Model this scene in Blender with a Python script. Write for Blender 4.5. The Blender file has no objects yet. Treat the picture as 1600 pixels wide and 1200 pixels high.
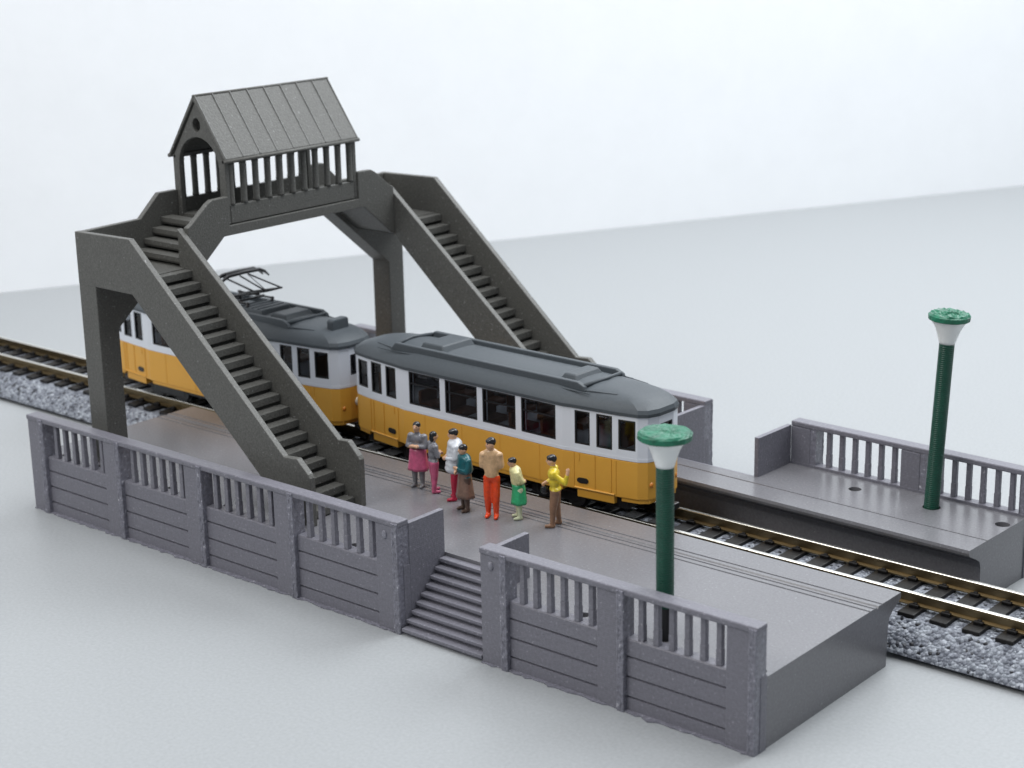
import bpy, bmesh, math, random
from mathutils import Vector, Matrix

# ------------------------------------------------------------------ scene, camera, light
# one scene unit is one centimetre: the place is a table-top model
S = bpy.context.scene
S.unit_settings.system = 'METRIC'
S.unit_settings.scale_length = 0.01
C = S.collection
R = math.radians
rnd = random.Random(7)

cam_d = bpy.data.cameras.new('camera')
cam = bpy.data.objects.new('camera', cam_d)
C.objects.link(cam)
cam.location = (24.5734, -19.8664, 12.2947)
cam.rotation_euler = (1.2920, 0.0194, 0.7015)
cam_d.sensor_width = 36.0
cam_d.lens = 36.0 * 2792.758 / 1600.0
cam_d.clip_start = 0.5
cam_d.clip_end = 1000
cam_d.dof.use_dof = True
cam_d.dof.focus_distance = 31.0
cam_d.dof.aperture_fstop = 0.43
S.camera = cam

W = bpy.data.worlds.new('World')
S.world = W
W.use_nodes = True
bg = W.node_tree.nodes['Background']
bg.inputs[0].default_value = (0.86, 0.93, 1.0, 1)
bg.inputs[1].default_value = 0.29


def area(name, loc, target, sx, sy, power, col):
    d = bpy.data.lights.new(name, 'AREA')
    d.shape = 'RECTANGLE'
    d.size, d.size_y, d.energy, d.color = sx, sy, power, col
    o = bpy.data.objects.new(name, d)
    C.objects.link(o)
    o.location = loc
    o.rotation_euler = (Vector(target) - Vector(loc)).to_track_quat('-Z', 'Y').to_euler()
    return o


area('window_light', (8, 44, 44), (-6, 20, 4), 44, 30, 28000, (0.93, 0.97, 1.0))
area('room_light', (-10, -40, 46), (0, 4, 2), 36, 24, 14000, (1.0, 0.98, 0.95))
area('ceiling_light', (10, 2, 60), (-2, 6, 0), 36, 24, 22000, (0.97, 0.98, 1.0))

S.view_settings.view_transform = 'Standard'
S.view_settings.look = 'None'
S.view_settings.exposure = 0.08
S.view_settings.gamma = 1.0
S.view_settings.use_curve_mapping = False
S.cycles.max_bounces = 8
S.cycles.transparent_max_bounces = 12


# ------------------------------------------------------------------ materials
def material(name, col, rough=0.5, spec=0.5, metal=0.0, var=0.0, vscale=8.0, bump=0.0, bscale=40.0,
             speck=0.0, spscale=30.0, layers=0.0, lscale=60.0, ldir='Z', coat=0.0, sss=0.0, dark=0.0, dscale=3.0):
    m = bpy.data.materials.new(name)
    m.use_nodes = True
    nt = m.node_tree
    p = nt.nodes['Principled BSDF']
    p.inputs['Base Color'].default_value = (*col, 1)
    p.inputs['Roughness'].default_value = rough
    p.inputs['Specular IOR Level'].default_value = spec
    p.inputs['Metallic'].default_value = metal
    p.inputs['Coat Weight'].default_value = coat
    if sss:
        p.inputs['Subsurface Weight'].default_value = sss
        p.inputs['Subsurface Radius'].default_value = (0.12, 0.12, 0.12)
        p.inputs['Subsurface Scale'].default_value = 1.0
    tc = nt.nodes.new('ShaderNodeTexCoord')
    L = nt.links.new
    colout = None
    if var:
        n = nt.nodes.new('ShaderNodeTexNoise')
        n.inputs['Scale'].default_value = vscale
        n.inputs['Detail'].default_value = 6
        n.inputs['Roughness'].default_value = 0.65
        L(tc.outputs['Object'], n.inputs['Vector'])
        mr = nt.nodes.new('ShaderNodeMapRange')
        mr.inputs['From Min'].default_value = 0.3
        mr.inputs['From Max'].default_value = 0.7
        mr.inputs['To Min'].default_value = 1 - var
        mr.inputs['To Max'].default_value = 1 + var
        L(n.outputs['Fac'], mr.inputs['Value'])
        mx = nt.nodes.new('ShaderNodeMix')
        mx.data_type = 'RGBA'
        mx.blend_type = 'MULTIPLY'
        mx.inputs['Factor'].default_value = 1
        mx.inputs[6].default_value = (*col, 1)
        L(mr.outputs['Result'], mx.inputs[7])
        colout = mx.outputs[2]
    if speck:
        v = nt.nodes.new('ShaderNodeTexNoise')
        v.inputs['Scale'].default_value = spscale
        v.inputs['Detail'].default_value = 2
        L(tc.outputs['Object'], v.inputs['Vector'])
        mr = nt.nodes.new('ShaderNodeMapRange')
        mr.inputs['From Min'].default_value = 0.66
        mr.inputs['From Max'].default_value = 0.80
        mr.inputs['To Min'].default_value = 0
        mr.inputs['To Max'].default_value = speck
        L(v.outputs['Fac'], mr.inputs['Value'])
        mx = nt.nodes.new('ShaderNodeMix')
        mx.data_type = 'RGBA'
        L(mr.outputs['Result'], mx.inputs['Factor'])
        if colout is None:
            mx.inputs[6].default_value = (*col, 1)
        else:
            L(colout, mx.inputs[6])
        mx.inputs[7].default_value = (0.75, 0.75, 0.78, 1)
        colout = mx.outputs[2]
    if dark:
        v = nt.nodes.new('ShaderNodeTexVoronoi')
        v.inputs['Scale'].default_value = dscale
        L(tc.outputs['Object'], v.inputs['Vector'])
        sep = nt.nodes.new('ShaderNodeSeparateColor')
        L(v.outputs['Color'], sep.inputs[0])
        cr = nt.nodes.new('ShaderNodeMapRange')
        cr.inputs['From Min'].default_value = 0.05
        cr.inputs['From Max'].default_value = 0.10
        cr.inputs['To Min'].default_value = dark
        cr.inputs['To Max'].default_value = 0
        L(sep.outputs[0], cr.inputs['Value'])
        mx = nt.nodes.new('ShaderNodeMix')
        mx.data_type = 'RGBA'
        L(cr.outputs['Result'], mx.inputs['Factor'])
        L(colout, mx.inputs[6])
        mx.inputs[7].default_value = (0.02, 0.02, 0.025, 1)
        colout = mx.outputs[2]
    if colout is not None:
        L(colout, p.inputs['Base Color'])
    nrm = None
    if bump:
        n = nt.nodes.new('ShaderNodeTexNoise')
        n.inputs['Scale'].default_value = bscale
        n.inputs['Detail'].default_value = 4
        L(tc.outputs['Object'], n.inputs['Vector'])
        b = nt.nodes.new('ShaderNodeBump')
        b.inputs['Strength'].default_value = bump
        b.inputs['Distance'].default_value = 0.02
        L(n.outputs['Fac'], b.inputs['Height'])
        nrm = b.outputs['Normal']
    if layers:
        w = nt.nodes.new('ShaderNodeTexWave')
        w.bands_direction = ldir
        w.inputs['Scale'].default_value = lscale
        w.inputs['Distortion'].default_value = 0.6
        w.inputs['Detail'].default_value = 1
        L(tc.outputs['Object'], w.inputs['Vector'])
        b = nt.nodes.new('ShaderNodeBump')
        b.inputs['Strength'].default_value = layers
        b.inputs['Distance'].default_value = 0.02
        L(w.outputs['Fac'], b.inputs['Height'])
        if nrm is not None:
            L(nrm, b.inputs['Normal'])
        nrm = b.outputs['Normal']
    if nrm is not None:
        L(nrm, p.inputs['Normal'])
    return m


M = {}
M['table'] = material('table_laminate', (0.350, 0.364, 0.374), rough=0.42, spec=0.35, var=0.09, vscale=16, bump=0.12, bscale=14)
M['wall'] = material('wall_paint', (0.92, 0.935, 0.955), rough=0.9, spec=0.1, var=0.015, vscale=0.5, bump=0.3, bscale=3)
M['bridge'] = material('dark_grey_filament', (0.104, 0.103, 0.095), rough=0.46, spec=0.4, var=0.28, vscale=26, bump=0.4, bscale=26, speck=0.30, spscale=18)
M['platform'] = material('grey_filament', (0.184, 0.180, 0.210), rough=0.36, spec=0.4, var=0.16, vscale=20, bump=0.35, bscale=24, speck=0.35, spscale=20, layers=0.10, lscale=9)
M['deck'] = material('grey_filament_deck', (0.172, 0.170, 0.183), rough=0.25, spec=0.6, var=0.14, vscale=22, bump=0.12, bscale=20, speck=0.22, spscale=24, layers=0.03, lscale=7, ldir='Y')
M['glint'] = material('grey_filament_ribs', (0.20, 0.197, 0.235), rough=0.22, spec=0.8, var=0.3, vscale=14, bump=1.0, bscale=16, speck=0.8, spscale=14)  # near-white specks in the colour stand in for glints on the print
M['ballast'] = material('ballast_plastic', (0.33, 0.36, 0.42), rough=0.6, spec=0.3, var=0.45, vscale=7, bump=1.0, bscale=9, dark=0.9, dscale=19)
M['sleeper'] = material('sleeper_plastic', (0.010, 0.009, 0.009), rough=0.42, spec=0.25, var=0.3, vscale=12, bump=0.3, bscale=20)
M['rail'] = material('nickel_brass_rail', (0.24, 0.185, 0.105), rough=0.42, metal=1.0, var=0.12, vscale=4)
M['railtop'] = material('polished_rail_head', (0.86, 0.84, 0.78), rough=0.20, metal=1.0)
M['yellow'] = material('tram_yellow_paint', (0.72, 0.37, 0.055), rough=0.38, spec=0.4, var=0.02, vscale=4, bump=0.04, bscale=30)
M['white'] = material('tram_white_paint', (0.72, 0.75, 0.81), rough=0.35, spec=0.45, bump=0.03, bscale=30)
M['roof'] = material('tram_roof_grey', (0.072, 0.084, 0.095), rough=0.5, spec=0.4, var=0.08, vscale=18, bump=0.10, bscale=30)
M['black'] = material('black_plastic', (0.012, 0.012, 0.013), rough=0.35, spec=0.5)
M['blackmetal'] = material('black_metal', (0.03, 0.03, 0.032), rough=0.3, spec=0.5, metal=0.4)
M['interior'] = material('tram_interior', (0.05, 0.035, 0.03), rough=0.6)
M['seat'] = material('tram_seat', (0.20, 0.075, 0.03), rough=0.5)
M['red'] = material('red_lens', (0.45, 0.03, 0.02), rough=0.2, spec=0.6)
M['amber'] = material('amber_lens', (0.62, 0.22, 0.03), rough=0.2, spec=0.6)
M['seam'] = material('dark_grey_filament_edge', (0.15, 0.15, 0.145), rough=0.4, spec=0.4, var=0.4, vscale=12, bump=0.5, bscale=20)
M['lens'] = material('clear_lens', (0.75, 0.72, 0.62), rough=0.15, spec=0.7)
M['green'] = material('green_filament', (0.004, 0.070, 0.042), rough=0.33, spec=0.5, var=0.15, vscale=8, bump=0.15, bscale=20, layers=0.45, lscale=8.5)
M['greencap'] = material('green_filament_cap', (0.010, 0.150, 0.082), rough=0.4, spec=0.5, var=0.4, vscale=5, bump=0.9, bscale=7, speck=0.25, spscale=6)
M['shade'] = material('milky_filament', (0.86, 0.88, 0.87), rough=0.30, spec=0.4, sss=0.35, var=0.03, vscale=6, layers=0.06, lscale=9)


def glass_material():
    m = bpy.data.materials.new('tram_window_glass')
    m.use_nodes = True
    nt = m.node_tree
    nt.nodes.remove(nt.nodes['Principled BSDF'])
    out = nt.nodes['Material Output']
    t = nt.nodes.new('ShaderNodeBsdfTransparent')
    t.inputs[0].default_value = (0.50, 0.52, 0.55, 1)
    g = nt.nodes.new('ShaderNodeBsdfGlossy')
    g.inputs['Roughness'].default_value = 0.04
    f = nt.nodes.new('ShaderNodeFresnel')
    f.inputs['IOR'].default_value = 1.40
    mx = nt.nodes.new('ShaderNodeMixShader')
    nt.links.new(f.outputs[0], mx.inputs[0])
    nt.links.new(t.outputs[0], mx.inputs[1])
    nt.links.new(g.outputs[0], mx.inputs[2])
    nt.links.new(mx.outputs[0], out.inputs[0])
    return m



def ballast_material():
    m = bpy.data.materials.new('ballast_grains')
    m.use_nodes = True
    nt = m.node_tree
    p = nt.nodes['Principled BSDF']
    p.inputs['Roughness'].default_value = 0.42
    p.inputs['Specular IOR Level'].default_value = 0.45
    L = nt.links.new
    tc = nt.nodes.new('ShaderNodeTexCoord')
    v = nt.nodes.new('ShaderNodeTexVoronoi')
    v.inputs['Scale'].default_value = 17
    L(tc.outputs['Object'], v.inputs['Vector'])
    sep = nt.nodes.new('ShaderNodeSeparateColor')
    L(v.outputs['Color'], sep.inputs[0])
    cr = nt.nodes.new('ShaderNodeValToRGB')
    cr.color_ramp.interpolation = 'LINEAR'
    e = cr.color_ramp.elements
    e[0].position, e[0].color = 0.0, (0.012, 0.012, 0.016, 1)
    e[1].position, e[1].color = 1.0, (0.46, 0.49, 0.54, 1)
    for pos, c in ((0.045, (0.02, 0.02, 0.026, 1)), (0.09, (0.11, 0.12, 0.15, 1)), (0.45, (0.22, 0.235, 0.275, 1)), (0.8, (0.30, 0.325, 0.37, 1))):
        k = cr.color_ramp.elements.new(pos)
        k.color = c
    L(sep.outputs[0], cr.inputs[0])
    L(cr.outputs[0], p.inputs['Base Color'])
    b = nt.nodes.new('ShaderNodeBump')
    b.invert = True
    b.inputs['Strength'].default_value = 0.9
    b.inputs['Distance'].default_value = 0.05
    L(v.outputs['Distance'], b.inputs['Height'])
    n = nt.nodes.new('ShaderNodeTexNoise')
    n.inputs['Scale'].default_value = 22
    L(tc.outputs['Object'], n.inputs['Vector'])
    b2 = nt.nodes.new('ShaderNodeBump')
    b2.inputs['Strength'].default_value = 0.6
    b2.inputs['Distance'].default_value = 0.03
    L(n.outputs['Fac'], b2.inputs['Height'])
    L(b.outputs[0], b2.inputs['Normal'])
    L(b2.outputs[0], p.inputs['Normal'])
    return m


M['ballast'] = ballast_material()
M['glass'] = glass_material()
_paint = {}


def paint(name, col, rough=0.28, var=0.28):
    if name not in _paint:
        _paint[name] = material(name, col, rough=rough, spec=0.55, var=var, vscale=9, bump=0.35, bscale=9, sss=0.0)
    return _paint[name]


# ------------------------------------------------------------------ mesh helpers
class MB:
    """collects shapes in one bmesh"""

    def __init__(self):
        self.bm = bmesh.new()

    def poly_prism(self, pts, ax, a, b):
        """extrude a closed 2-d outline along axis ax from a to b; the outline lies in the other two axes in xyz order"""
        def P(u, v, w):
            return {'x': (w, u, v), 'y': (u, w, v), 'z': (u, v, w)}[ax]
        lo = [self.bm.verts.new(P(u, v, a)) for u, v in pts]
        hi = [self.bm.verts.new(P(u, v, b)) for u, v in pts]
        n = len(pts)
        self.bm.faces.new(lo[::-1])
        self.bm.faces.new(hi)
        for i in range(n):
            j = (i + 1) % n
            self.bm.faces.new((lo[i], lo[j], hi[j], hi[i]))
        return self

    def box(self, x0, x1, y0, y1, z0, z1):
        return self.poly_prism([(x0, y0), (x1, y0), (x1, y1), (x0, y1)], 'z', z0, z1)

    def lathe(self, prof, cx=0, cy=0, n=32, close=True, jitter=0):
        rings = []
        for r, z in prof:
            rings.append([self.bm.verts.new((cx + r * math.cos(2 * math.pi * i / n), cy + r * math.sin(2 * math.pi * i / n), z)) for i in range(n)])
        for A, B in zip(rings, rings[1:]):
            for i in range(n):
                j = (i + 1) % n
                self.bm.faces.new((A[i], A[j], B[j], B[i]))
        if close:
            self.bm.faces.new(rings[0][::-1])
            self.bm.faces.new(rings[-1])
        return self

    def tube(self, pts, r, n=8):
        rings = []
        P = [Vector(p) for p in pts]
        rr = r if isinstance(r, (list, tuple)) else [r] * len(P)
        for i, p in enumerate(P):
            d = (P[min(i + 1, len(P) - 1)] - P[max(i - 1, 0)]).normalized()
            up = Vector((0, 0, 1)) if abs(d.z) < 0.9 else Vector((1, 0, 0))
            s = d.cross(up).normalized()
            t = s.cross(d).normalized()
            rings.append([self.bm.verts.new(p + rr[i] * (math.cos(2 * math.pi * k / n) * s + math.sin(2 * math.pi * k / n) * t)) for k in range(n)])
        for A, B in zip(rings, rings[1:]):
            for i in range(n):
                j = (i + 1) % n
                self.bm.faces.new((A[i], A[j], B[j], B[i]))
        self.bm.faces.new(rings[0][::-1])
        self.bm.faces.new(rings[-1])
        return self

    def ell(self, c, r, n=14, rot=None):
        g = bmesh.ops.create_uvsphere(self.bm, u_segments=n, v_segments=max(6, n // 2 + 1), radius=1)
        mt = Matrix.Translation(Vector(c)) @ (rot.to_4x4() if rot else Matrix.Identity(4)) @ Matrix.Diagonal((r[0], r[1], r[2], 1))
        bmesh.ops.transform(self.bm, matrix=mt, verts=g['verts'])
        return self

    def capsule(self, a, b, ra, rb, n=12):
        a, b = Vector(a), Vector(b)
        d = b - a
        pts, rad = [], []
        for k in range(7):
            t = k / 6
            pts.append(a + d * t)
            rad.append(ra + (rb - ra) * t)
        self.tube(pts, rad, n)
        self.ell(a, (ra, ra, ra), n)
        self.ell(b, (rb, rb, rb), n)
        return self

    def quad(self, a, b, c, d):
        self.bm.faces.new([self.bm.verts.new(v) for v in (a, b, c, d)])
        return self

    def mapped(self, fn):
        for v in self.bm.verts:
            v.co = Vector(fn(*v.co))
        return self

    def build(self, name, mat, parent=None, bevel=0.0, smooth=False, normals=True, seg=2, angle=35):
        if normals:
            bmesh.ops.recalc_face_normals(self.bm, faces=self.bm.faces[:])
        me = bpy.data.meshes.new(name)
        self.bm.to_mesh(me)
        self.bm.free()
        me.materials.append(mat)
        if smooth:
            for f in me.polygons:
                f.use_smooth = True
        o = bpy.data.objects.new(name, me)
        C.objects.link(o)
        if parent:
            o.parent = parent
        if bevel:
            b = o.modifiers.new('edge', 'BEVEL')
            b.width = bevel
            b.segments = seg
            b.limit_method = 'ANGLE'
            b.angle_limit = R(angle)
        return o


def tag(o, label, cat, group=None, kind=None):
    if kind:
        o['kind'] = kind
    if label:
        o['label'] = label
    if cat:
        o['category'] = cat
    if group:
        o['group'] = group
    return o


def empty(name, label, cat, loc=(0, 0, 0), rz=0.0, group=None):
    o = bpy.data.objects.new(name, None)
    C.objects.link(o)
    o.location = loc
    o.rotation_euler = (0, 0, rz)
    o.empty_display_size = 0.5
    return tag(o, label, cat, group)


def freeze(o):
    """apply the modifiers of o to its mesh"""
    dg = bpy.context.evaluated_depsgraph_get()
    ev = o.evaluated_get(dg)
    me = bpy.data.meshes.new_from_object(ev, depsgraph=dg)
    o.modifiers.clear()
    o.data = me
    return o


def lerp(a, b, t):
    return a + (b - a) * t


# ------------------------------------------------------------------ the setting: table and wall
m = MB()
m.box(-90, 90, -70, 110, -3.0, 0.0)
t = m.build('table_surface', M['table'])
t['kind'] = 'structure'
t['label'] = 'plain pale grey table top under the whole model'

# wall behind: runs along this line of the table
wa, wb = Vector((-22.86, 11.18, 0)), Vector((-5.37, 46.57, 0))
wd = (wb - wa).normalized()
wn = Vector((-wd.y, wd.x, 0))
p0, p1 = wa - wd * 90, wa + wd * 130
m = MB()
prof = [(0.0, 0.004), (0.0, 60.0), (4.0, 60.0), (4.0, 0.004)]
lo = [m.bm.verts.new(p0 + wn * u + Vector((0, 0, v))) for u, v in prof]
hi = [m.bm.verts.new(p1 + wn * u + Vector((0, 0, v))) for u, v in prof]
n_ = len(prof)
m.bm.faces.new(lo[::-1])
m.bm.faces.new(hi)
for i in range(n_):
    j = (i + 1) % n_
    m.bm.faces.new((lo[i], lo[j], hi[j], hi[i]))
w = m.build('wall', M['wall'])
w['kind'] = 'structure'
w['label'] = 'bright white wall behind the table'

# ------------------------------------------------------------------ platforms
HD = 1.1375
HT = 2.0


def platform(name, label, cat, loc, rz, depth, sgn, xs_left, xs_right, cheek, stair_x, holes):
    """local frame: outer fence plane at y=0, the track edge at y=depth (mirrored when sgn is -1)"""
    root = empty(name, label, cat, loc, rz, 'station platforms')

    def fl(mb):
        if sgn < 0:
            mb.mapped(lambda x, y, z: (x, -y, z))
        return mb
    x0, x1 = -5.27, 12.05
    sx0, sx1 = stair_x
    # deck: outline of the cross-section with the overhanging nose at the track side
    D = depth
    u_ = 0.42 if sgn > 0 else 0.46
    nose = [(D - u_, 0.0), (D - u_ + .02, 0.70), (D - u_ + .06, 0.82), (D - 0.26, 0.91), (D - 0.12, 0.975), (D - 0.02, 1.03), (D, 1.085), (D - 0.015, HD)]
    gr = []
    for gy, gw in ((D - 0.62, 0.022), (D - 0.76, 0.035), (D - 0.86, 0.022), (D - 1.00, 0.022)):
        gr += [(gy + gw, HD), (gy, HD - 0.05), (gy - gw, HD)]
    if D < 3:
        gr = [(D - 0.62, HD), (D - 0.64, HD - 0.05), (D - 0.66, HD)]
    sect = [(cheek, 0.0)] + nose + gr + [(cheek, HD)]
    deck = fl(MB().poly_prism(sect, 'x', x0, x1)).build('deck', M['deck'], root)
    # the two lengths beside the stairs, with holes for lamps
    for xa, xb in ((x0, sx0 - 0.101), (sx1 + 0.101, x1)):
        slab = fl(MB().box(xa, xb, 0.262, cheek, 0.0, HD)).build('deck_edge', M['deck'], deck)
        cut = MB()
        for hx, hy, hr in holes:
            if xa < hx < xb:
                cut.lathe([(hr, HD - 0.28), (hr, HD + 0.2)], hx, hy * (1 if sgn > 0 else -1), 20)
        c = cut.build('deck_hole_cutter', M['deck'], root)
        bo = slab.modifiers.new('holes', 'BOOLEAN')
        bo.operation = 'DIFFERENCE'
        bo.object = c
        bo.solver = 'EXACT'
        bpy.context.view_layer.update()
        freeze(slab)
        bpy.data.objects.remove(c)
    # end stringer under the deck ends: a low rim on the end face
    def fence(ribs, a, b, first_plain, end_plain):
        # back wall of the lower half, its planks, piers, posts, balusters and the rail
        fl(MB().box(a, b, 0.10, 0.26, 0.0, 1.19)).build('fence_base', M['platform'], root)
        fl(MB().box(a, b, -0.025, 0.25, 1.90, HT)).build('top_rail', M['platform'], root, bevel=0.02)
        for i, rx in enumerate(ribs):
            pm = MB()
            for k in range(3):
                cx = rx - 0.042 + 0.042 * k
                pts = []
                zz = 0.0
                while zz < HT - 0.06:
                    pts.append((cx + rnd.uniform(-.003, .003), -0.022 + rnd.uniform(-.007, .004), zz))
                    zz += 0.06
                pts.append((cx, -0.03, HT - 0.03))
                pm.tube(pts, [0.028 + rnd.uniform(-.004, .005) for _ in pts], 8)
            pm.box(rx - 0.062, rx + 0.062, -0.014, 0.24, 0.0, HT - 0.06)
            fl(pm).build('railing_post', M['glint'], root, smooth=False)
        for i in range(len(ribs) - 1):
            ra, rb = ribs[i] + 0.064, ribs[i + 1] - 0.064
            wide = 0.40
            if sgn < 0 and end_plain and i == len(ribs) - 2:
                wide = 0.02
            pb = rb - wide
            fl(MB().box(pb, rb, 0.0, 0.25, 0.0, 1.898)).build('pier', M['platform'], root, bevel=0.015)
            # planks with grooves between
            pl = [(0.10, 0.0), (0.045, 0.0)]
            for gz in (0.24, 0.57, 0.90):
                pl += [(0.045, gz - 0.022), (0.085, gz - 0.012), (0.085, gz + 0.008), (0.045, gz + 0.016)]
            pl += [(0.045, 1.17), (0.06, 1.19), (0.10, 1.19)]
            fl(MB().poly_prism([(y, z) for y, z in pl], 'x', ra, pb)).build('plank_panel', M['platform'], root)
            n = 6
            step = (pb - ra) / (n + 0.5)
            for k in range(n):
                bx = ra + step * (k + 0.85)
                bm_ = MB().box(bx - .052, bx + .052, 0.080, 0.180, 1.17, 1.45).box(bx - .0475, bx + .0475, 0.084, 0.176, 1.445, 1.905)
                fl(bm_).build('baluster', M['platform'], root, bevel=0.014)
        if first_plain:
            fl(MB().box(*first_plain, 0.0, 0.25, 0.0, 1.898)).build('pier', M['platform'], root, bevel=0.015)

    fence(xs_left, x0, sx0 - 0.004, (x0 + .003, xs_left[0] - 0.064), None)
    r0 = xs_right[0]
    fence(xs_right, r0 - 0.50, x1 + 0.02, (r0 - 0.497, r0 - 0.064), sgn < 0)
    # ragged first-layer brim along the foot of the front
    for xa, xb in ((x0, sx0 - .1), (r0 - .5, x1 + .02)):
        bmz, xx, up_, lo_ = MB(), xa, [], []
        while xx < xb:
            e = max(0.006, rnd.gauss(0.030, 0.022)) + (0.05 if rnd.random() < .05 else 0)
            lo_.append((xx, -e))
            up_.append((xx, 0.05))
            xx += rnd.uniform(.05, .16)
        bmz.poly_prism(lo_ + up_[::-1], 'z', 0.003, 0.022)
        fl(bmz).build('brim', M['glint'], root)
    # cheek walls of the stairs
    fl(MB().poly_prism([(0.245, 0.0), (cheek, 0.0), (cheek, 1.92), (0.245, 1.92)], 'x', sx0 - 0.10, sx0)).build('stair_cheek', M['platform'], root, bevel=0.012)
    fl(MB().poly_prism([(0.245, 0.0), (cheek, 0.0), (cheek, 1.92), (0.245, 1.92)], 'x', sx1, sx1 + 0.10)).build('stair_cheek', M['platform'], root, bevel=0.012)
    # steps
    ns = 9
    for k in range(ns):
        ya = -0.02 + (cheek - 0.02) * k / ns
        yb = cheek + 0.0
        za, zb = HD * k / (ns + 0.5), HD * (k + 1) / (ns + 0.5)
        ym = ya + 0.055
        st = MB().poly_prism([(ym, za), (yb, za), (yb, zb), (ya, zb), (ya, zb - 0.06), (ym, zb - 0.085)], 'x', sx0 + 0.004, sx1 - 0.004)
        fl(st).build('stair_step', M['platform'], root, bevel=0.012)
    # small blobs of filament on the stair piers
    for bx in (xs_left[-1] - 0.25, xs_right[0] - 0.27):
        if sgn < 0:
            continue
        fl(MB().ell((bx, 0.0, 1.72), (0.06, 0.035, 0.085), 12)).build('filament_blob', M['glint'], root, smooth=True)
    return root


near_holes = [(-4.67, 0.42, .075), (-3.52, 0.42, .075), (-1.35, 0.42, .085), (0.27, 0.42, .09), (3.60, 0.42, .09), (8.60, 0.44, .10), (11.86, 0.40, .10), (10.10, 0.50, .155)]
near = platform('station_platform', 'wide grey platform in front of the track with railing, steps and standing passengers', 'platform',
                (0, 0, 0), 0.0, 4.25, 1, [-4.80, -2.37, 0.03, 2.47, 4.985], [7.35, 9.66, 12.0], 1.12, (5.06, 6.85), near_holes)
far_holes = [(8.90, 0.80, .12), (11.88, 0.80, .13), (10.48, 0.783, .16)]
far = platform('station_platform', 'narrow grey platform behind the track with one lamp and no passengers', 'platform',
               (0.12, 9.20, 0), -0.030, 2.32, -1, [-4.80, -2.37, 0.03, 2.47, 4.985], [7.61, 9.98, 11.98], 1.36, (5.06, 7.02), far_holes)

# ------------------------------------------------------------------ track
YT = 5.60
GA = 0.51
track = empty('railway_track', 'single track on grey ballast running between the two platforms', 'railway track', (0, YT, 0), 0)
TX0, TX1 = -26.0, 20.0
bm_ = MB()
# roadbed: profile with many points, roughened
prof = [(-1.42, 0.085), (-1.41, 0.13)]
for k in range(1, 7):
    t_ = k / 7
    prof.append((-1.41 + 0.43 * t_, 0.13 + 0.39 * t_ ** 0.85))
prof += [(-0.96, 0.525)]
full = prof + [(-0.6, 0.53), (-0.2, 0.53), (0.2, 0.53), (0.6, 0.53)] + [(-a, b) for a, b in prof[::-1]]
nx = 860
rows = []
for i in range(nx + 1):
    x = lerp(TX0, TX1, i / nx)
    row = []
    for (y, z) in full:
        j = 0.012 if 0.19 < z else 0.0
        row.append(bm_.bm.verts.new((x, y + rnd.uniform(-j, j), z + rnd.uniform(-j, j) * (0.9 if z > 0.11 else 0))))
    rows.append(row)
for A, B in zip(rows, rows[1:]):
    for i in range(len(full) - 1):
        bm_.bm.faces.new((A[i], A[i + 1], B[i + 1], B[i]))
    bm_.bm.faces.new((A[-1], A[0], B[0], B[-1]))
bm_.bm.faces.new(rows[0])
bm_.bm.faces.new(rows[-1][::-1])
bm_.build('roadbed', M['ballast'], track)
MB().box(TX0, TX1, -1.22, 1.22, 0.0, 0.10).build('shade_plate', M['black'], track)  # added black plate, set back to darken the gap under the roadbed
for s in (-1, 1):
    y = s * GA
    rp = [(-0.085, 0.60), (0.085, 0.60), (0.085, 0.622), (0.022, 0.642), (0.022, 0.735), (0.046, 0.752), (0.046, 0.795), (-0.046, 0.795), (-0.046, 0.752), (-0.022, 0.735), (-0.022, 0.642), (-0.085, 0.622)]
    ro = MB().poly_prism([(y + a, b) for a, b in rp], 'x', TX0, TX1).build('rail', M['rail'], track)
    MB().poly_prism([(y - 0.036, 0.7955), (y + 0.036, 0.7955), (y + 0.030, 0.803), (y - 0.030, 0.803)], 'x', TX0, TX1).build('rail_head', M['railtop'], ro)
sm = MB()
sm.box(-0.15, 0.15, -0.93, 0.93, 0.515, 0.596)
for s in (-1, 1):
    for q in (-1, 1):
        yy = s * GA + q * 0.125
        sm.box(-0.085, 0.085, yy - 0.038, yy + 0.038, 0.596, 0.655)
        sm.box(-0.04, 0.04, yy - q * 0.03 - 0.03, yy - q * 0.03 + 0.03, 0.640, 0.672)
sl0 = sm.build('sleeper', M['sleeper'], track, bevel=0.014)
freeze(sl0)
x = TX0 + 0.3
sl0.location.x = x
k = 0
while x < TX1 - 0.8:
    x += 0.57
    o = sl0.copy()
    C.objects.link(o)
    o.location.x = x
    o.parent = track

# ------------------------------------------------------------------ footbridge
YM = 4.83
br = empty('footbridge', 'dark grey covered footbridge with two stairs crossing over the track', 'footbridge', (-3.0, YM, 0), 0)
BO = Vector((-3.0, YM, 0))


def bb(mb, name, par=br, bevel=0.015, mat='bridge', **kw):
    mb.mapped(lambda x, y, z: (x - BO.x, y - BO.y, z))
    return mb.build(name, M[mat], par, bevel=bevel, **kw)


def my(y, far_side):
    return 2 * YM - y if far_side else y


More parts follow.
